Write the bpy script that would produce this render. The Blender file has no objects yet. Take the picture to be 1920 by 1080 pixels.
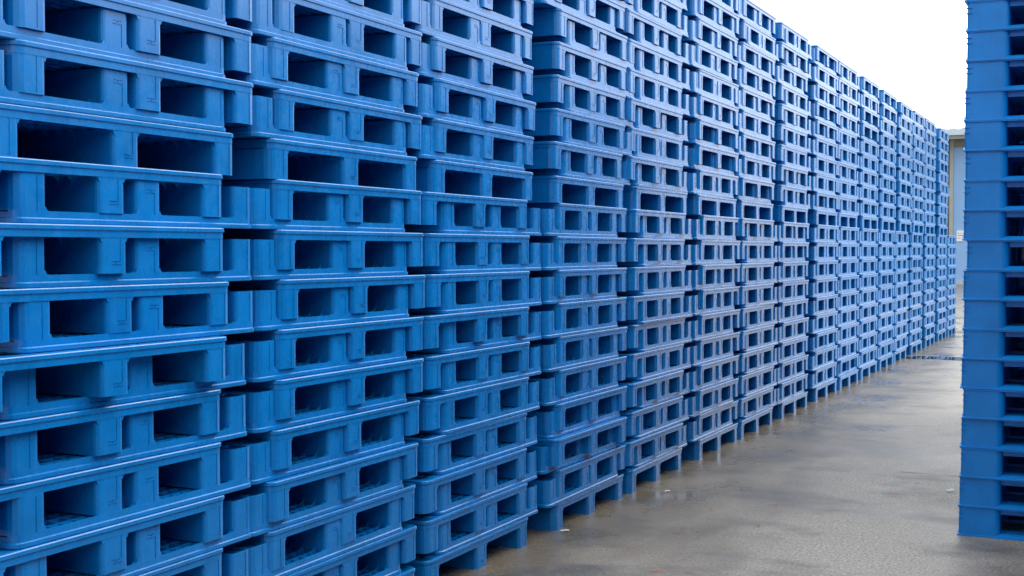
import bpy, bmesh, math, random
import numpy as np
from mathutils import Matrix, Vector
R = random.Random(11)
scene = bpy.context.scene
C = scene.collection

# ------------------------------------------------------------------ camera
cam_d = bpy.data.cameras.new('camera')
cam = bpy.data.objects.new('camera', cam_d)
C.objects.link(cam)
YAW, PITCH, CH, CD = 0.4457, 0.0296, 1.577, 2.862
cam.location = (CD, 0, CH)
cam.rotation_euler = (math.pi/2 - PITCH, 0, YAW)
cam_d.sensor_width = 36.0
cam_d.lens = 45.0
cam_d.clip_start = 0.05
cam_d.clip_end = 1500
scene.camera = cam

# ------------------------------------------------------------------ sky and sun (overcast)
SUN_EL, SUN_AZ = math.radians(38), math.radians(30)      # azimuth measured from +Y towards +X
w = bpy.data.worlds.new('World'); scene.world = w; w.use_nodes = True
nt = w.node_tree; nt.nodes.clear()
out = nt.nodes.new('ShaderNodeOutputWorld'); bg = nt.nodes.new('ShaderNodeBackground')
sky = nt.nodes.new('ShaderNodeTexSky'); sky.sky_type = 'NISHITA'; sky.sun_disc = False
sky.sun_elevation = SUN_EL; sky.sun_rotation = SUN_AZ; sky.dust_density = 4.0; sky.air_density = 1.0
tc = nt.nodes.new('ShaderNodeTexCoord'); sep = nt.nodes.new('ShaderNodeSeparateXYZ')
ramp = nt.nodes.new('ShaderNodeValToRGB')
ramp.color_ramp.elements[0].position = 0.0; ramp.color_ramp.elements[0].color = (0.52, 0.535, 0.55, 1)
ramp.color_ramp.elements[1].position = 1.0; ramp.color_ramp.elements[1].color = (1.0, 1.0, 1.0, 1)
e = ramp.color_ramp.elements.new(0.25); e.color = (0.66, 0.675, 0.69, 1)
sc = nt.nodes.new('ShaderNodeVectorMath'); sc.operation = 'SCALE'; pass
mix = nt.nodes.new('ShaderNodeMix'); mix.data_type = 'RGBA'; mix.inputs['Factor'].default_value = 0.88
L = nt.links.new
L(tc.outputs['Generated'], sep.inputs[0]); L(sep.outputs['Z'], ramp.inputs[0]); L(ramp.outputs[0], sc.inputs[0])
# brighter cloud round the veiled sun
dt = nt.nodes.new('ShaderNodeVectorMath'); dt.operation = 'DOT_PRODUCT'
dt.inputs[1].default_value = (math.sin(SUN_AZ)*math.cos(SUN_EL), math.cos(SUN_AZ)*math.cos(SUN_EL), math.sin(SUN_EL))
L(tc.outputs['Generated'], dt.inputs[0])
gl = nt.nodes.new('ShaderNodeMapRange'); gl.interpolation_type = 'SMOOTHSTEP'
gl.inputs[1].default_value = .1; gl.inputs[2].default_value = 1.0; gl.inputs[3].default_value = 22.0; gl.inputs[4].default_value = 52.0
L(dt.outputs['Value'], gl.inputs[0]); L(gl.outputs[0], sc.inputs['Scale'])
L(sky.outputs[0], mix.inputs['A']); L(sc.outputs[0], mix.inputs['B']); L(mix.outputs['Result'], bg.inputs[0])
bg.inputs[1].default_value = 0.10
L(bg.outputs[0], out.inputs[0])
sd = bpy.data.lights.new('sun', 'SUN'); sd.energy = 0.9; sd.angle = math.radians(25); sd.color = (1.0, 0.97, 0.93)
sun = bpy.data.objects.new('sun', sd); C.objects.link(sun)
sdir = Vector((math.sin(SUN_AZ)*math.cos(SUN_EL), math.cos(SUN_AZ)*math.cos(SUN_EL), math.sin(SUN_EL)))
sun.rotation_euler = sdir.to_track_quat('Z', 'Y').to_euler()
sun.location = (20, 10, 30)
scene.view_settings.view_transform = 'Standard'; scene.view_settings.look = 'None'
scene.view_settings.exposure = 0.0; scene.view_settings.gamma = 1.0
scene.view_settings.use_curve_mapping = False

# ------------------------------------------------------------------ material helpers
def newmat(name):
    m = bpy.data.materials.new(name); m.use_nodes = True
    n = m.node_tree.nodes; n.clear()
    o = n.new('ShaderNodeOutputMaterial'); b = n.new('ShaderNodeBsdfPrincipled')
    m.node_tree.links.new(b.outputs[0], o.inputs[0])
    return m, n, m.node_tree.links.new, b
def noise(n, l, vec, scale, detail=3, rough=.5):
    t = n.new('ShaderNodeTexNoise'); t.inputs['Scale'].default_value = scale
    t.inputs['Detail'].default_value = detail; t.inputs['Roughness'].default_value = rough
    if vec is not None: l(vec, t.inputs['Vector'])
    return t.outputs['Fac']
def mapr(n, l, v, a, b, c, d):
    t = n.new('ShaderNodeMapRange'); t.inputs[1].default_value = a; t.inputs[2].default_value = b
    t.inputs[3].default_value = c; t.inputs[4].default_value = d; l(v, t.inputs[0]); return t.outputs[0]
def mixc(n, l, f, a, b, mode='MIX'):
    t = n.new('ShaderNodeMix'); t.data_type = 'RGBA'; t.blend_type = mode
    if isinstance(f, float): t.inputs['Factor'].default_value = f
    else: l(f, t.inputs['Factor'])
    for k, s in (('A', a), ('B', b)):
        if isinstance(s, tuple): t.inputs[k].default_value = (*s, 1)
        else: l(s, t.inputs[k])
    return t.outputs['Result']
def math2(n, l, op, a, b):
    t = n.new('ShaderNodeMath'); t.operation = op
    for i, s in enumerate((a, b)):
        if isinstance(s, (int, float)): t.inputs[i].default_value = s
        else: l(s, t.inputs[i])
    return t.outputs[0]
def position(n): return n.new('ShaderNodeNewGeometry').outputs['Position']
def stretch(n, l, vec, s):
    t = n.new('ShaderNodeVectorMath'); t.operation = 'MULTIPLY'; l(vec, t.inputs[0]); t.inputs[1].default_value = s
    return t.outputs[0]

def plastic(name, base, rough, ior):
    m, n, l, b = newmat(name)
    pos = position(n)
    oi = n.new('ShaderNodeObjectInfo').outputs['Random']
    blot = noise(n, l, pos, 5.0, 4, .6)
    dark = tuple(c*.86 for c in base); lite = tuple(min(1, c*1.10+.001) for c in base)
    col = mixc(n, l, mapr(n, l, blot, .35, .65, 0, 1), dark, lite)
    col = mixc(n, l, mapr(n, l, oi, 0, 1, 0.0, .30), col, tuple(c*1.15+.001 for c in base))
    # chalky scuffs and vertical run marks in the plastic
    run = noise(n, l, stretch(n, l, pos, (60, 60, 4)), 1.0, 4, .65)
    col = mixc(n, l, mapr(n, l, run, .54, .80, 0, .15), col, (.08, .33, .66))
    sp = noise(n, l, pos, 260.0, 2, .5)
    big = noise(n, l, pos, 3.0, 2, .5)
    spk = math2(n, l, 'MULTIPLY', mapr(n, l, sp, .68, .74, 0, 1), mapr(n, l, big, .45, .7, 0, .45))
    col = mixc(n, l, spk, col, (.30, .58, .85))
    l(col, b.inputs['Base Color'])
    rr = noise(n, l, pos, 22.0, 4, .6)
    l(mapr(n, l, rr, .3, .7, rough-.07, rough+.08), b.inputs['Roughness'])
    b.inputs['IOR'].default_value = ior
    # thin film of rain water
    b.inputs['Coat Weight'].default_value = .10; b.inputs['Coat IOR'].default_value = 1.36; b.inputs['Coat Roughness'].default_value = .16
    bp = n.new('ShaderNodeBump'); bp.inputs['Strength'].default_value = .07; bp.inputs['Distance'].default_value = .002
    l(noise(n, l, pos, 330.0, 3, .6), bp.inputs['Height']); l(bp.outputs[0], b.inputs['Normal'])
    return m
M_BLUE = plastic('blue_plastic', (.0004, .152, .44), .27, 1.43)
M_BLUE2 = plastic('blue_plastic_lifted', (.001, .19, .56), .34, 1.36)  # same plastic, base colour lifted to stand in for light on the right-hand stack

def plain(name, col, rough=.6, var=.12, scale=3.0, spec=None, bump=0):
    m, n, l, b = newmat(name); pos = position(n)
    f = noise(n, l, pos, scale, 5, .6)
    l(mixc(n, l, mapr(n, l, f, .3, .7, 0, 1), tuple(c*(1-var) for c in col), tuple(min(1, c*(1+var)) for c in col)), b.inputs['Base Color'])
    b.inputs['Roughness'].default_value = rough
    if bump:
        bp = n.new('ShaderNodeBump'); bp.inputs['Strength'].default_value = bump; bp.inputs['Distance'].default_value = .01
        l(noise(n, l, pos, 60, 4, .6), bp.inputs['Height']); l(bp.outputs[0], b.inputs['Normal'])
    return m

def ground_material():
    m, n, l, b = newmat('wet_concrete'); pos = position(n)
    sep = n.new('ShaderNodeSeparateXYZ'); l(pos, sep.inputs[0])
    warp = noise(n, l, pos, 0.55, 5, .62)
    warp2 = noise(n, l, stretch(n, l, pos, (1.0, .55, 1)), 1.7, 5, .6)
    grain = noise(n, l, pos, 62, 5, .8)
    grain2 = noise(n, l, pos, 420, 2, .7)
    # wetness: strongest in a strip next to the pallet wall, broken up by noise
    strip = mapr(n, l, math2(n, l, 'ADD', sep.outputs['X'], mapr(n, l, warp2, .3, .7, -.6, .6)), .15, 1.75, 1, 0)
    wetn = mapr(n, l, warp, .44, .62, 0, .8)
    wet = math2(n, l, 'MAXIMUM', strip, wetn)
    dry = mixc(n, l, mapr(n, l, grain, .40, .60, 0, 1), (.115, .107, .092), (.40, .378, .335))
    dry = mixc(n, l, mapr(n, l, grain2, .55, .72, 0, .55), dry, (.44, .425, .40))
    wetc = mixc(n, l, mapr(n, l, grain, .32, .68, 0, 1), (.060, .049, .034), (.215, .185, .140))
    col = mixc(n, l, wet, dry, wetc)
    # dark damp blots
    blot = noise(n, l, stretch(n, l, pos, (1.0, 1.3, 1)), 1.1, 5, .58)
    col = mixc(n, l, mapr(n, l, blot, .50, .62, 0, .70), col, (.075, .074, .070))
    l(col, b.inputs['Base Color'])
    fine = noise(n, l, pos, 9, 4, .6)
    r = mixc(n, l, wet, (.60, .60, .60), (.27, .27, .27))
    film = mapr(n, l, noise(n, l, stretch(n, l, pos, (1, .8, 1)), 1.25, 3, .5), .56, .68, 0, .85)
    film = math2(n, l, 'MULTIPLY', film, strip)
    r = mixc(n, l, film, r, (.07, .07, .07))
    rr = math2(n, l, 'ADD', r, mapr(n, l, fine, .3, .7, -.04, .05))
    l(rr, b.inputs['Roughness']); b.inputs['IOR'].default_value = 1.42
    bp = n.new('ShaderNodeBump'); bp.inputs['Distance'].default_value = .004
    l(mapr(n, l, math2(n, l, 'ADD', film, math2(n, l, 'MULTIPLY', wet, .35)), 0, 1, .75, .05), bp.inputs['Strength'])
    l(math2(n, l, 'ADD', grain, math2(n, l, 'MULTIPLY', fine, .5)), bp.inputs['Height']); l(bp.outputs[0], b.inputs['Normal'])
    return m

# ------------------------------------------------------------------ mesh builder
class MB:
    def __init__(s): s.v = []; s.f = []
    def box(s, x0, x1, y0, y1, z0, z1):
        k = len(s.v)
        s.v += [(x0,y0,z0),(x1,y0,z0),(x1,y1,z0),(x0,y1,z0),(x0,y0,z1),(x1,y0,z1),(x1,y1,z1),(x0,y1,z1)]
        s.f += [(k,k+3,k+2,k+1),(k+4,k+5,k+6,k+7),(k,k+1,k+5,k+4),(k+1,k+2,k+6,k+5),(k+2,k+3,k+7,k+6),(k+3,k,k+4,k+7)]
    def loops(s, loops, closed=True, cap=False):
        """skin between successive vertex loops of equal length"""
        k = len(s.v); n = len(loops[0])
        for lp in loops: s.v += lp
        m = len(loops)
        for i in range(m if closed else m-1):
            a = k+i*n; b_ = k+((i+1) % m)*n
            for j in range(n):
                j2 = (j+1) % n
                s.f.append((a+j, a+j2, b_+j2, b_+j))
        if cap:
            s.f.append(tuple(range(k+n-1, k-1, -1))); s.f.append(tuple(range(k+(m-1)*n, k+m*n)))
    def prism(s, poly, axis, a, b_):
        """poly of 2D points extruded along axis ('x': poly is (y,z); 'y': poly is (x,z); 'z': poly is (x,y))"""
        def P(q, t):
            return (t, q[0], q[1]) if axis == 'x' else ((q[0], t, q[1]) if axis == 'y' else (q[0], q[1], t))
        s.loops([[P(q, a) for q in poly], [P(q, b_) for q in poly]], closed=False, cap=True)
    def mesh(s, name, mat):
        me = bpy.data.meshes.new(name); me.from_pydata(s.v, [], s.f)
        bm = bmesh.new(); bm.from_mesh(me); bmesh.ops.recalc_face_normals(bm, faces=bm.faces); bm.to_mesh(me); bm.free()
        me.materials.append(mat); return me
def rrect(cx, cy, hx, hy, radii, seg=4):
    """rounded rectangle, radii for corners (+,+), (-,+), (-,-), (+,-)"""
    pts = []
    for (sx, sy, a0), r in zip(((1,1,0), (-1,1,90), (-1,-1,180), (1,-1,270)), radii):
        for i in range(seg+1):
            a = math.radians(a0 + 90*i/seg)
            pts.append((cx+sx*(hx-r)+r*math.cos(a), cy+sy*(hy-r)+r*math.sin(a)))
    return pts

def obj(name, me, parent=None, kind=None):
    o = bpy.data.objects.new(name, me); C.objects.link(o)
    if parent: o.parent = parent
    if kind: o['kind'] = kind
    return o
def thing(name, label, cat, loc=(0,0,0), group=None, data=None):
    o = bpy.data.objects.new(name, data); C.objects.link(o); o.location = loc
    o['label'] = label; o['category'] = cat
    if group: o['group'] = group
    return o

# ------------------------------------------------------------------ nesting pallet (1.1 m square, three skids)
HW = .555; DK = .038; PH = .150; PP = .188; LG = PH-DK; WL = .117
def deck_mesh():
    b = MB()
    prof = [(-.011, LG), (0, LG), (0, LG+.0200), (.0048, LG+.0235), (.0048, LG+.0345), (.0030, PH-.0008), (.001, PH), (-.011, PH)]
    b.loops([[(x, y, z) for x, y in rrect(0, 0, HW+o, HW+o, [.032+o]*4)] for o, z in prof])
    # solid border of the top surface
    b.loops([[(x, y, z) for x, y in rrect(0, 0, HW-o, HW-o, [max(.004, .032-o)]*4)] for o, z in
             ((.010, PH-.0045), (.010, PH-.0010), (.062, PH-.0012), (.062, PH-.0045))])
    n = 20
    for i in range(1, n):
        c = -HW + 2*HW*i/n
        b.box(-HW+.010, HW-.010, c-.0028, c+.0028, LG+.006, PH-.005)
        b.box(c-.0028, c+.0028, -HW+.010, HW-.010, LG+.0045, PH-.0062)
    return b.mesh('deck', M_BLUE)
def skid_mesh(kind):
    """kind -1, 0, 1: skid at the -y side, in the middle, at the +y side"""
    b = MB()
    cy = kind*(HW-WL/2)
    c, r = .015, .032
    rad = {0: [c]*4, 1: [r, r, c, c], -1: [c, c, r, r]}[kind]
    o_ = .0012
    out_ = rrect(0, cy, HW-o_, WL/2, rad, 3); inn = rrect(0, cy, HW-o_-.006, WL/2-.006, [max(.004, q-.006) for q in rad], 3)
    z1 = LG+.0035
    b.loops([[(x, y, z1) for x, y in inn], [(x, y, .0015) for x, y in inn], [(x, y, 0) for x, y in inn][:], 
             [(x, y, 0) for x, y in out_], [(x, y, z1) for x, y in out_]], closed=False)
    ny = cy
    for i in range(-4, 5):
        b.box(i*.112-.002, i*.112+.002, cy-WL/2+.005, cy+WL/2-.005, .002, z1-.001)
    b.box(-HW+.008, HW-.008, cy-.002, cy+.002, .004, z1-.002)
    # rounded corners where the openings meet the deck, front and back
    rf = .013
    for sy in (1, -1):
        if kind == sy: continue
        y0 = cy + sy*(WL/2-.013)
        for xs in (1, -1):
            poly = [(y0, LG+.002), (y0, LG-rf-.0005)]
            yy = cy + sy*(WL/2-.0035)
            poly = [(y0, LG+.002), (y0, LG-rf)]
            poly += [(yy + sy*rf*(1-math.cos(math.radians(a))), LG-rf+rf*math.sin(math.radians(a))) for a in (0, 30, 60, 90)]
            poly += [(yy+sy*rf, LG+.002)]
            b.prism(poly, 'x', xs*(HW-.0018), xs*(HW-.020))
    # small curved gussets where the skid side meets the deck ribs
    if kind != -1:
        ys = cy-WL/2+.001
        for i in range(1, 6):
            for xs in (1, -1):
                xc = xs*(HW-.056*i)
                b.prism([(ys, LG+.008), (ys, LG-.026), (ys-.006, LG-.009), (ys-.014, LG-.002), (ys-.034, LG+.008)], 'x', xc-.0018, xc+.0018)
    # raised lines moulded on both end faces
    for xs in (1, -1):
        x0, x1 = xs*(HW-.003), xs*(HW+.0006)
        def bar(ya, yb, za, zb): b.box(min(x0,x1), max(x0,x1), ya, yb, za, zb)
        if kind == 0:
            bar(cy+.026, cy+.0275, .040, LG+.001)
            bar(cy-.012, cy+.0262, .0385, .0402)
            bar(cy-.010, cy+.030, .0285, .0300)
            bar(cy+.006, cy+.010, .0325, .0352)
        else:
            bar(cy+.020, cy+.0212, .006, LG+.001)
    return b.mesh('skid', M_BLUE)
DECK = deck_mesh(); SK = {k: skid_mesh(k) for k in (-1, 0, 1)}
TRI = [DECK, SK[-1], SK[0], SK[1]]
def make_pallet():
    t = thing('plastic_pallet', 'x', 'pallet')
    obj('deck', DECK, t)
    for k in (-1, 0, 1): obj('leg', SK[k], t)
    return t
def copy_thing(src):
    r = src.copy(); C.objects.link(r)
    for ch in src.children:
        c = ch.copy(); C.objects.link(c); c.parent = r
    return r

# stacks from the near end of the wall: (x offset, ground pallet y, nine pairs (upright y, inverted y), x offset, second-load base pallet y, nine pairs)
STACKS = [
     (0,3.1,[(3.081,3.234),(3.083,3.236),(3.092,3.247),(3.076,3.246),(3.077,3.224),(3.112,3.221),(3.126,3.271),(3.101,3.257),(3.094,3.257)],0,3.157,[(3.274,3.113),(3.271,3.113),(3.279,3.124),(3.28,3.139),(3.285,3.157),(3.299,3.144),(3.267,3.121),(3.282,3.148),(3.284,3.126)]) ,
     (0,4.441,[(4.456,4.318),(4.447,4.331),(4.475,4.339),(4.49,4.353),(4.523,4.373),(4.524,4.374),(4.544,4.394),(4.525,4.383),(4.511,4.36)],0,4.471,[(4.517,4.378),(4.484,4.356),(4.519,4.385),(4.52,4.358),(4.523,4.385),(4.512,4.358),(4.524,4.375),(4.516,4.371),(4.514,4.352)]) ,
     (0,5.653,[(5.646,5.778),(5.639,5.774),(5.642,5.777),(5.666,5.809),(5.676,5.826),(5.666,5.829),(5.676,5.829),(5.672,5.825),(5.645,5.818)],0,5.718,[(5.731,5.611),(5.757,5.597),(5.726,5.59),(5.708,5.584),(5.73,5.577),(5.731,5.584),(5.744,5.584),(5.721,5.575),(5.719,5.587)]) ,
     (0,7.11,[(7.147,7.013),(7.162,6.965),(7.164,7.039),(7.159,7.009),(7.167,7.017),(7.16,6.997),(7.158,6.986),(7.147,6.985),(7.151,6.993)],0,7.101,[(7.08,7.219),(7.117,7.248),(7.126,7.279),(7.145,7.287),(7.163,7.286),(7.112,6.954),(7.137,7.274),(7.125,7.269),(7.129,7.27)]) ,
     (0,8.318,[(8.316,8.43),(8.326,8.466),(8.343,8.502),(8.341,8.512),(8.369,8.535),(8.354,8.542),(8.376,8.537),(8.355,8.528),(8.384,8.525)],0,8.407,[(8.305,8.418),(8.302,8.428),(8.3,8.426),(8.285,8.461),(8.283,8.465),(8.268,8.456),(8.268,8.418),(8.255,8.393),(8.285,8.446)]) ,
     (0,9.791,[(9.796,9.637),(9.808,9.641),(9.821,9.645),(9.834,9.65),(9.846,9.654),(9.859,9.667),(9.856,9.687),(9.835,9.683),(9.865,9.704)],0,9.731,[(9.779,9.623),(9.774,9.639),(9.776,9.65),(9.783,9.622),(9.767,9.641),(9.737,9.574),(9.744,9.594),(9.787,9.65),(9.763,9.623)]) ,
     (0,10.963,[(10.977,11.099),(10.984,11.107),(10.991,11.124),(11.0,11.13),(10.99,11.124),(10.974,11.102),(10.97,11.097),(10.97,11.111),(10.97,11.105)],0,10.937,[(10.98,10.85),(11.025,10.869),(10.995,10.86),(10.979,10.852),(10.98,10.822),(11.007,10.881),(10.98,10.846),(10.989,11.12),(10.995,10.83)]) ,
     (0,12.382,[(12.387,12.229),(12.396,12.232),(12.385,12.249),(12.419,12.279),(12.385,12.216),(12.394,12.249),(12.39,12.233),(12.394,12.229),(12.41,12.251)],0,12.35,[(12.297,12.46),(12.329,12.493),(12.298,12.459),(12.297,12.46),(12.307,12.458),(12.303,12.458),(12.3,12.138),(12.301,12.461),(12.308,12.468)]) ,
     (0,13.851,[(13.843,13.703),(13.853,13.694),(13.89,13.727),(13.867,13.716),(13.872,13.738),(13.85,13.695),(13.878,13.722),(13.866,13.728),(13.897,13.744)],0,13.827,[(13.852,13.694),(13.829,13.682),(13.83,13.695),(13.816,13.652),(13.841,13.68),(13.839,13.697),(13.828,13.668),(13.822,13.685),(13.806,13.675)]) ,
     (0,15.124,[(15.146,15.008),(15.126,14.974),(15.145,14.977),(15.141,14.98),(15.129,14.975),(15.123,14.972),(15.111,14.976),(15.129,14.987),(15.111,14.949)],0,14.994,[(14.948,15.1),(14.928,15.066),(14.902,15.039),(14.936,15.092),(14.923,15.079),(14.933,15.084),(14.936,15.094),(14.934,15.095),(14.919,15.069)]) ,
     (0,16.418,[(16.425,16.255),(16.423,16.284),(16.42,16.276),(16.457,16.324),(16.431,16.266),(16.438,16.273),(16.399,16.26),(16.41,16.255),(16.426,16.256)],0,16.424,[(16.426,16.297),(16.39,16.238),(16.406,16.269),(16.407,16.266),(16.44,16.303),(16.412,16.274),(16.452,16.311),(16.423,16.266),(16.422,16.29)]) ,
     (0,17.74,[(17.753,17.596),(17.769,17.623),(17.749,17.611),(17.791,17.656),(17.751,17.582),(17.756,17.6),(17.764,17.621),(17.783,17.642),(17.75,17.587)],0,17.823,[(17.829,17.692),(17.831,17.699),(17.816,17.653),(17.808,17.662),(17.826,17.688),(17.825,17.697),(17.816,17.663),(17.85,17.698),(17.838,17.691)]) ,
     (0,18.902,[(18.901,19.038),(18.928,19.065),(18.936,19.071),(18.93,19.054),(18.941,19.07),(18.911,19.044),(18.9,19.032),(18.921,19.054),(18.926,19.073)],0,19.313,[(19.346,19.215),(19.317,19.158),(19.315,19.171),(19.329,19.197),(19.333,19.172),(19.313,19.172),(19.322,19.192),(19.298,19.137),(19.296,19.445)]) ,
     (0,20.502,[(20.494,20.351),(20.509,20.343),(20.507,20.339),(20.504,20.347),(20.536,20.369),(20.531,20.363),(20.507,20.347),(20.485,20.328),(20.514,20.368)],0,20.618,[(20.636,20.491),(20.628,20.479),(20.62,20.463),(20.623,20.47),(20.642,20.787),(20.615,20.456),(20.616,20.771),(20.616,20.472),(20.601,20.446)]) ,
     (0,22.025,[(22.056,21.909),(22.048,21.892),(22.037,21.866),(22.04,21.878),(22.024,21.865),(22.027,21.864),(22.017,21.878),(22.05,21.917),(22.009,21.866)],0,21.89,[(21.81,21.961),(21.797,21.935),(21.809,21.936),(21.826,21.962),(21.825,21.953),(21.826,21.958),(21.817,21.969),(21.839,21.984),(21.802,21.967)]) ,
     (0,23.576,[(23.599,23.433),(23.596,23.46),(23.583,23.428),(23.587,23.429),(23.579,23.413),(23.58,23.441),(23.576,23.413),(23.578,23.439),(23.579,23.434)],0,23.65,[(23.633,23.483),(23.683,23.518),(23.657,23.494),(23.682,23.846),(23.667,23.515),(23.638,23.509),(23.66,23.513),(23.661,23.522),(23.662,23.535)]) ,
     (0,24.994,[(24.989,24.847),(25.01,24.855),(25.018,24.873),(24.993,24.847),(24.971,24.832),(25.006,24.86),(24.995,24.862),(25.003,24.863),(24.975,24.806)],0,None,[]) ,
]

NUM = ['first','second','third','fourth','fifth','sixth','seventh','eighth','ninth','tenth','eleventh','twelfth']
def in_view(y, x, z, hgt):
    vis = False
    cy_, sy_ = math.cos(YAW), math.sin(YAW)
    F = Vector((-sy_*math.cos(PITCH), cy_*math.cos(PITCH), -math.sin(PITCH))); Rt = Vector((cy_, sy_, 0)); U = Rt.cross(F)
    for yy in (y-.56, y-.3, y, y+.3, y+.56):
        for zz in (z+.012, z+hgt-.012):
            v = Vector((x+.0, yy, zz)) - Vector((CD, 0, CH)); a = v.dot(F)
            if a < .2: continue
            px, py = 960+2400*v.dot(Rt)/a, 540-2400*v.dot(U)/a
            if -2 < px < 1922 and -2 < py < 1082: vis = True
    return vis
specs = []      # (x, y, z, inverted, label, group)
for si, (xo, gy, low, xu, uy, up) in enumerate(STACKS):
    st = NUM[si] if si < 12 else 'far'
    front = lambda d=.010: R.gauss(0, .0045)
    where = f'{st} stack from left'
    specs.append((xo+front(), gy, 0.0, False, f'blue pallet on the wet ground at the foot of the {where}'))
    z = PH
    for k, (a, b_) in enumerate(low):
        specs.append((xo+front()-.002, b_, z, True, f'legs-up blue pallet of the {NUM[k]} pair above the ground pallet, {where}'))
        ex = {(0, 5): .045, (3, 1): .04, (6, 8): .02, (1, 2): .012}.get((si, k), 0)
        specs.append((xo+front()+.007+ex, a, z+DK, False, f'legs-down blue pallet of the {NUM[k]} pair above the ground pallet, {where}'))
        z += PP
    if uy is not None:
        specs.append((xu+front()+.004, uy, z, False, f'single blue pallet with wide openings halfway up the {where}'))
        z += PH
        for k, (a, b_) in enumerate(up):
            specs.append((xu+front()-.002, b_, z, True, f'legs-up blue pallet, {NUM[k]} pair above the wide-opening pallet, {where}'))
            specs.append((xu+front()+.009, a, z+DK, False, f'legs-down blue pallet, {NUM[k]} pair above the wide-opening pallet, {where}'))
            z += PP - .0018
# pallets pushed out of the row keep their far edge on the same sight line of the measured row
specs = [(x, (y+.55)*(1-x/CD)-.55, z, inv, lab) for x, y, z, inv, lab in specs]
vis = [s for s in specs if in_view(s[1], s[0], s[2], PH)]
hid = [s for s in specs if not in_view(s[1], s[0], s[2], PH)]
vis.sort(key=lambda s: s[1] + (0 if s[2] < 9 else 0))
indiv, rest = vis[:300], vis[300:] + hid
proto = make_pallet()
for i, (x, y, z, inv, lab) in enumerate(indiv):
    o = proto if i == 0 else copy_thing(proto)
    rz = R.gauss(0, .0035)
    o.location = (x-HW, y-.005, z + (PH if inv else 0))
    o.rotation_euler = (0, math.pi if inv else 0, rz)
    o['label'] = lab; o['group'] = 'blue nesting pallets stacked in the long wall'
# everything further away, above the frame and in an unseen row added behind: one object
def merged(name, items, mat, kind='stuff'):
    V = []; Fs = []; off = 0
    for me_list, mtx in items:
        A = np.array(mtx)[:3]
        for vs, fs in me_list:
            V.append(vs @ A[:, :3].T + A[:, 3]); Fs += [tuple(i+off for i in f) for f in fs]; off += len(vs)
    me = bpy.data.meshes.new(name); me.from_pydata(np.concatenate(V).tolist(), [], Fs); me.materials.append(mat)
    return obj(name, me, kind=kind)
def arr(me): return (np.array([v.co[:] for v in me.vertices]), [tuple(p.vertices) for p in me.polygons])
FULL = [arr(m) for m in TRI]
def simple_meshes():
    b = MB(); b.box(-HW, HW, -HW, HW, LG, PH)
    for k in (-1, 0, 1): b.box(-HW, HW, k*(HW-WL/2)-WL/2, k*(HW-WL/2)+WL/2, 0, LG-.0005)
    return [(np.array(b.v), b.f)]
SIMPLE = simple_meshes()
items = []
for (x, y, z, inv, lab) in rest:
    m = Matrix.Translation((x-HW, y-.005, z+(PH if inv else 0))) @ Matrix.Rotation(math.pi if inv else 0, 4, 'Y')
    items.append((FULL, m))
for si in range(17):      # unseen row added behind the wall to keep light out of the openings
    y = 3.0+1.31*si - .4; z = 0
    for k in range(20 if si < 16 else 10):
        single = k in (0, 10)
        if not single:
            m = Matrix.Translation((-1.85, y-.14+R.gauss(0, .01), z+PH)) @ Matrix.Rotation(math.pi, 4, 'Y')
            items.append((SIMPLE, m))
        items.append((SIMPLE, Matrix.Translation((-1.85, y+R.gauss(0, .01), z+(0 if single else DK)))))
        z += PH if single else PP
far = merged('far_pallet_stacks', items, M_BLUE)
far['label'] = 'blue pallets of the farthest stacks, receding to the end of the long wall'
far['category'] = 'pallets'

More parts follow.
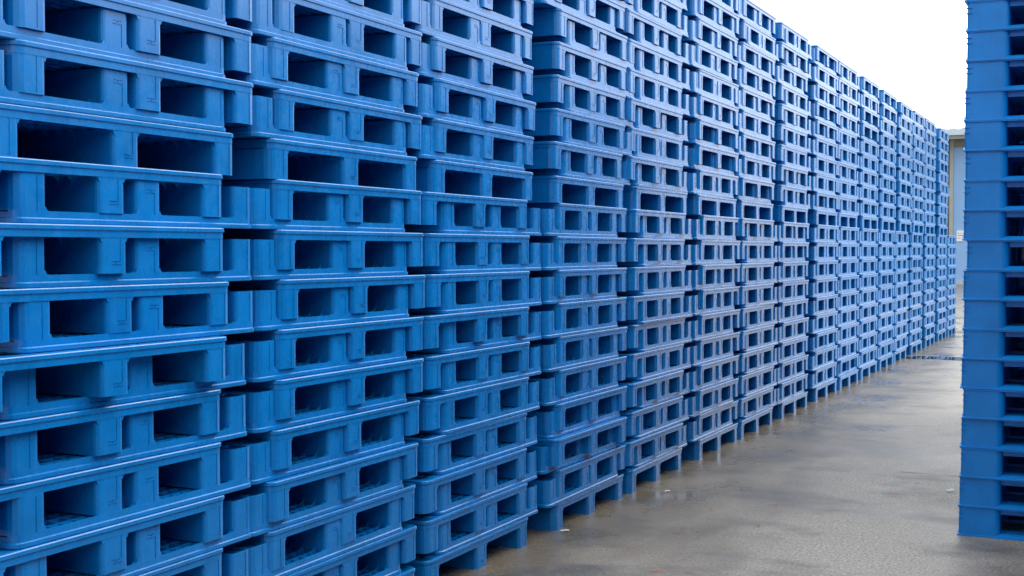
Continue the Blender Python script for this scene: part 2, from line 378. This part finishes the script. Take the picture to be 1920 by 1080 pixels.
# ------------------------------------------------------------------ right-hand stack: pallets with a bottom deck
RU = .1629
def rp_parts():
    W = .55
    # bottom deck, origin at base centre, visible face towards -y
    b = MB()
    def strip(y0, y1, x0, x1, s):     # ramped slotted board along x; s = +1 when the outer edge is y0 (towards -y)
        pass
    def board(sgn, axis):
        # outer edge board with a ramped lip and two rows of slots
        def bx(u0, u1, t0, t1, z0, z1):    # u along the board, t from the outer edge inwards
            a0, a1 = sorted((sgn*(W-t0), sgn*(W-t1)))
            if axis == 'y': b.box(u0, u1, a0, a1, z0, z1)
            else: b.box(a0, a1, u0, u1, z0, z1)
        lim = W if axis == 'y' else W-.16
        poly = [(0, 0), (0, .0075), (.010, .012), (.030, .0235), (.030, 0)]
        k = [(sgn*(W-t), z) for t, z in poly]
        b.prism(k, 'x' if axis == 'y' else 'y', -lim, lim)
        bx(-lim, lim, .052, .070, .001, .0238)
        bx(-lim, lim, .095, .155, .001, .0236)
        n = 14
        for i in range(n+1):
            u = -lim+.011 + (2*lim-.022)*i/n
            bx(u-.011, u+.011, .030, .052, .0015, .0231)
            bx(u-.011, u+.011, .070, .095, .0015, .0231)
    board(-1, 'y'); board(1, 'y'); board(-1, 'x'); board(1, 'x')
    b.box(-.075, .075, -W+.156, W-.156, .0012, .0174)
    b.box(-W+.156, -.0755, -.075, .075, .0012, .0174); b.box(.0755, W-.156, -.075, .075, .0012, .0174)
    bottom = b.mesh('bottom_deck', M_BLUE2)
    # top deck: recessed edge beam, thin plate above, ribs
    t = MB()
    z1 = RU-.0015
    t.loops([[(x, y, z) for x, y in rrect(0, 0, W-o, W-o, [.02]*4)] for o, z in
             ((.002, z1), (.002, z1-.0045), (.046, z1-.0055), (.046, z1-.030), (.040, z1-.0305), (.040, z1-.034), (.054, z1-.034), (.054, z1-.004), (.054, z1))])
    t.box(-W+.05, W-.05, -W+.05, W-.05, z1-.0038, z1-.0008)
    n = 20
    for i in range(1, n):
        c = -W + 2*W*i/n
        t.box(-W+.054, W-.054, c-.0028, c+.0028, z1-.032, z1-.0045)
        t.box(c-.0028, c+.0028, -W+.054, W-.054, z1-.031, z1-.0040)
    top = t.mesh('top_deck', M_BLUE2)
    blocks = []
    for ix in (-1, 0, 1):
        for iy in (-1, 0, 1):
            q = MB()
            hx = .108 if ix else .075; hy = .100 if iy else .075
            cx_ = ix*(W-hx-.006); cy_ = iy*(W-hy-.006)
            def rr(sx, sy): return .012 if (sx == ix and sy == iy) else .034
            rad = [rr(1,1), rr(-1,1), rr(-1,-1), rr(1,-1)]
            zt = z1-.0052
            lo = rrect(cx_, cy_, hx, hy, rad, 4); 
            mid = rrect(cx_, cy_, hx-.0015, hy-.0015, rad, 4)
            q.loops([[(x, y, .0178 if not (ix or iy) else .0082) for x, y in lo], [(x, y, zt) for x, y in mid]], closed=False, cap=True)
            if ix and iy:
                # two short moulded ribs wrapping the outer corner
                for zr in (RU*.79, RU*.615):
                    pts = []
                    L_ = .026
                    ox, oy = ix*(W-.006), iy*(W-.006)
                    e = .0045; rc = .010
                    path = [(ox-ix*L_, oy), (ox-ix*rc, oy), (ox-ix*rc*.3, oy-iy*rc*.3), (ox, oy-iy*rc), (ox, oy-iy*L_)]
                    outp = [(ox-ix*L_, oy+iy*e), (ox-ix*rc, oy+iy*e), (ox-ix*rc*.1+ix*e*.4, oy-iy*rc*.1+iy*e*.4), (ox+ix*e, oy-iy*rc), (ox+ix*e, oy-iy*L_)]
                    inp = [(px-ix*.004, py-iy*.004) for px, py in path]
                    for j in range(4):
                        q.prism([inp[j], inp[j+1], outp[j+1], outp[j]], 'z', zr-.0022, zr+.0022)
            blocks.append(q.mesh('block', M_BLUE2))
    return bottom, top, blocks
rb, rt, rbl = rp_parts()
rproto = thing('double_deck_pallet', 'x', 'pallet')
obj('bottom_deck', rb, rproto); obj('top_deck', rt, rproto)
for m_ in rbl: obj('block', m_, rproto)
GX, GY = 2.049, 7.4112
NR = 21
jx = [0, .003, .010, .012, .016, .010, .014, .017, .014, .030, .012, .013, .020, .010, .012, .020, .018, .020, .012, .018, .010]
ordn = NUM + ['thirteenth','fourteenth','fifteenth','sixteenth','seventeenth','eighteenth','nineteenth','twentieth','twenty-first']
for k in range(NR):
    if k*RU > 3.1: break
    o = rproto if k == 0 else copy_thing(rproto)
    o.location = (GX+.55+jx[k], GY+.55+R.gauss(0, .004), k*RU)
    o.rotation_euler = (0, 0, R.gauss(0, .004))
    o['label'] = ('bottom blue pallet of the near stack at the right edge, on the ground' if k == 0 else
                  f'blue double-deck pallet, {ordn[k]} from the ground in the stack at the right edge')
    o['group'] = 'blue double-deck pallets in the stack at the right edge'

# unseen rest of that row, with stacks added beside the camera to block light
hb = MB()
for iy in range(-8, 5):
    for ix in range(0, 2):
        if iy == 0 and ix == 0: continue
        if iy < 0 and ix == 0: continue
        for k in range(19):
            x0 = GX+.02+ix*1.25+(.35 if iy < 0 else 0)+R.uniform(0, .02); y0 = GY+iy*1.25; z0 = k*RU
            hb.box(x0, x0+1.1, y0, y0+1.1, z0+RU-.034, z0+RU-.001); hb.box(x0, x0+1.1, y0, y0+1.1, z0+.001, z0+.018)
            for i in range(3):
                for j in range(3): hb.box(x0+i*.46, x0+i*.46+.18, y0+j*.46, y0+j*.46+.18, z0+.0182, z0+RU-.0342)
hbo = obj('unseen_blocker_stacks', hb.mesh('unseen_blocker_stacks', M_BLUE2), kind='stuff')
hbo['label'] = 'unseen blue pallet stacks behind the right-edge stack and beside the camera, added to block light'; hbo['category'] = 'pallets'

# ------------------------------------------------------------------ ground
M_GROUND = ground_material()
g = MB()
g.v = [(-150, -60, 0), (150, -60, 0), (150, 300, 0), (-150, 300, 0)]; g.f = [(0, 1, 2, 3)]
obj('ground', g.mesh('ground', M_GROUND), kind='structure')
# joints between the concrete slabs
M_JOINT = plain('joint_filler', (.045, .042, .038), .7)
def wobble_line(name, p0, p1, wdt, n, amp, z=.0035):
    b = MB(); p0 = Vector(p0); p1 = Vector(p1); d = (p1-p0); nn = Vector((-d.y, d.x)).normalized()
    prev = None
    for i in range(n+1):
        c = p0+d*i/n + nn*R.gauss(0, amp); ww = wdt*(.5+R.random())
        b.v += [(c.x+nn.x*ww, c.y+nn.y*ww, z), (c.x-nn.x*ww, c.y-nn.y*ww, z)]
        if i: k = len(b.v); b.f.append((k-4, k-3, k-1, k-2))
    return obj(name, b.mesh(name, M_JOINT), kind='structure')
wobble_line('ground_joint', (.25, 14.75), (9, 14.2), .006, 60, .006)
wobble_line('ground_joint', (1.45, 9.36), (9, 9.0), .004, 60, .004)
wobble_line('ground_joint', (-6, 30.5), (14, 30.2), .012, 40, .006)
wobble_line('ground_joint', (-8, 41.0), (14, 40.6), .015, 40, .006)
# puddles
mp, n_, l_, b_ = newmat('puddle_water')
b_.inputs['Base Color'].default_value = (.035, .032, .028, 1); b_.inputs['Roughness'].default_value = .015; b_.inputs['IOR'].default_value = 1.33
def puddle(cx, cy, rx, ry, seed):
    rr = random.Random(seed); ph_ = [rr.uniform(0, 6.28) for _ in range(6)]
    b = MB(); n = 72; z = .004
    b.v.append((cx, cy, z))
    for i in range(n):
        a = 2*math.pi*i/n
        q = 1+.16*math.sin(2*a+ph_[0])+.12*math.sin(3*a+ph_[1])+.09*math.sin(5*a+ph_[2])+.05*math.sin(9*a+ph_[3])+.03*math.sin(17*a+ph_[4])
        b.v.append((cx+rx*q*math.cos(a), cy+ry*q*math.sin(a), z))
    b.f = [(0, 1+i, 1+(i+1) % n) for i in range(n)]
    obj('puddle', b.mesh('puddle', mp), kind='structure')
puddle(.62, 19.5, .62, .34, 3)
puddle(.9, 26.0, 1.5, .5, 8)

# ------------------------------------------------------------------ red and pale scraps on the ground
M_RED = plain('red_plastic', (.42, .09, .07), .5, .2, 40)
M_WHT = plain('white_scrap', (.75, .78, .80), .5, .1, 40)
M_LBL = plain('pale_blue_scrap', (.50, .66, .80), .5, .1, 40)
def shred(loc, length, width, bend, ang, mat, name, label, cat, group=None):
    b = MB(); n = 8; th = .0012; base = .006
    loops = []
    for i in range(n+1):
        t = i/n-.5
        x = t*length; y = bend*(1-4*t*t)*length; ww = width*(.35+.65*math.cos(t*2.6))*.5
        zz = base + .35*width*abs(math.sin(3*t+bend*9)) 
        loops.append([(x, y-ww, zz), (x, y+ww, zz+.3*ww), (x, y+ww, zz+.3*ww+th), (x, y-ww, zz+th)])
    b.loops(loops, closed=False, cap=True)
    o = thing(name, label, cat, loc, group, b.mesh(name, mat)); o.rotation_euler = (0, 0, ang)
    return o
RG = 'red scraps scattered on the wet concrete'
for (x, y, ln, wd, bd, an, lab) in [
    (1.00, 7.15, .030, .020, .0, .4, 'small bright red chip in the middle of the wet concrete'),
    (.93, 7.80, .085, .010, .28, .35, 'curved red plastic strip, the longest scrap lying mid-floor'),
    (.63, 7.48, .026, .016, .1, 1.2, 'faint red chip between the wall and the curved strip'),
    (.81, 9.10, .075, .007, .05, .9, 'straight thin red sliver beyond the curved strip'),
    (1.14, 8.82, .035, .009, .2, 2.3, 'short red sliver lying end-on, right of the straight one'),
    (.53, 6.29, .030, .016, .1, .1, 'small red chip near the foot of the third pallet stack'),
    (.97, 5.97, .070, .009, .06, -.2, 'thin red sliver at the bottom edge of the photo, right of its neighbour'),
    (.82, 5.92, .085, .010, .10, .5, 'red sliver at the bottom edge of the photo, leftmost there'),
    (.40, 13.93, .11, .014, .12, .2, 'red strip far up the aisle, near the foot of the wall'),
    (1.04, 15.04, .13, .022, .25, .7, 'red scrap far up the aisle, left of the double-deck pallets'),
    (1.00, 8.05, .030, .010, .1, 0, 'pale red flake just beyond the curved strip'),
    (1.63, 8.92, .035, .014, .1, .3, 'dark red chip close to the stack at the right edge'),
    (1.55, 8.41, .040, .014, .1, .8, 'dull red chip in front of the ground joint, by the right stack')]:
    shred((x, y, 0), ln*.8, wd*.75, bd, an, M_RED, 'red_scrap', lab, 'scrap', RG)
shred((1.86, 8.72, 0), .055, .028, .05, .3, M_LBL, 'paper_scrap', 'pale blue scrap of film on the concrete beside the right stack', 'scrap')
shred((.20, 7.92, 0), .035, .014, .1, .3, M_WHT, 'paper_scrap', 'tiny white scrap near the foot of the fourth pallet stack', 'scrap')
shred((.06, 6.55, 0), .050, .012, .1, .3, M_WHT, 'paper_scrap', 'white strip lying in the wet at the gap between third and fourth stacks', 'scrap')

# ------------------------------------------------------------------ building at the end of the yard
BY = 62.2
M_WALL = plain('pale_blue_render', (.25, .44, .74), .8, .07, .8, bump=.1)
M_EAVE = plain('white_roof_sheet', (.52, .64, .74), .6, .08, 2)
M_CREAM = plain('cream_paint', (.36, .39, .36), .7, .08, 2)
M_BROWN = plain('dark_brown_board', (.17, .13, .10), .8, .15, 2)  # even dark brown of the recessed side wall
M_EAVE_SHADE = plain('eave_shade_paint', (.26, .25, .24), .8, .15, 2)  # grey-brown that paints the shade beneath the eave
M_PLINTH = plain('cream_plinth', (.50, .48, .44), .8, .1, 2)
wh = thing('warehouse', 'pale blue building with white eave seen past the end of the pallet wall', 'building', (-3.0, BY, 0))
def part(name, mat, fn, parent):
    b = MB(); fn(b); return obj(name, b.mesh(name, mat), parent)
part('wall', M_WALL, lambda b: b.box(-1.27, 14, 0, 12, .14, 6.9), wh)
part('side_wall', M_BROWN, lambda b: b.box(-12, -1.44, .25, 12, .14, 6.9), wh)
part('corner_pillar', M_CREAM, lambda b: b.box(-1.438, -1.272, -.06, .6, .14, 6.9), wh)
part('plinth', M_PLINTH, lambda b: b.box(-12, 14, -.14, 12, 0, .139), wh)
part('eave_shade_strip', M_EAVE_SHADE, lambda b: b.box(-1.27, 14, -.03, -.002, 6.30, 6.9), wh)  # strip added on the wall, its colour stands for the soffit's shadow
part('soffit', M_CREAM, lambda b: b.box(-12, 14, -1.0, .2, 6.905, 6.96), wh)
part('fascia', M_CREAM, lambda b: b.box(-12, 14, -1.06, -1.002, 6.62, 6.96), wh)
def roof(b):
    n = 120; loops = []
    for i in range(n+1):
        x = -12+26*i/n; u = .03*math.cos(i*math.pi)
        loops.append([(x, -1.22, 6.78), (x, -1.22, 7.06+u), (x, 6, 8.3+u), (x, 6, 8.2), (x, -1.0, 6.975), (x, -1.0, 6.78)])
    b.loops(loops, closed=False, cap=True)
part('roof', M_EAVE, roof, wh)
# notice on the wall
ns = thing('wall_notice', 'white notice sheet with rows of print fixed to the pale blue wall', 'notice', (-3.93, BY-.03, 2.23))
M_PAPER = plain('white_paper', (.82, .82, .82), .6, .02, 3); M_INK = plain('grey_ink', (.20, .20, .24), .7, .1, 9); M_INKR = plain('red_ink', (.55, .2, .2), .7, .1, 9)
part('sheet', M_PAPER, lambda b: b.box(-.17, .17, -.012, .012, -.25, .25), ns)
def ink(rows):
    def f(b):
        for zc, xs in rows:
            for x in xs: b.box(x-.022, x+.022, -.018, -.0125, zc-.018, zc+.018)
    return f
part('print', M_INK, ink([(.12, (-.10, -.02, .10)), (.02, (-.11, -.05, .01, .07, .12))]), ns)
part('print', M_INKR, ink([(-.10, (-.10, -.04, .08))]), ns)
pp = MB()
pts = rrect(0, 0, .035, .035, [.034]*4, 4)
pp.loops([[(x, y, z) for x, y in pts] for z in (0, .9)], closed=False, cap=True)
pst = thing('white_post', 'short white post standing in front of the far pale blue building', 'post', (-2.7, 54.0, 0), None, pp.mesh('post', plain('white_paint', (.78, .78, .78), .5, .05, 3)))
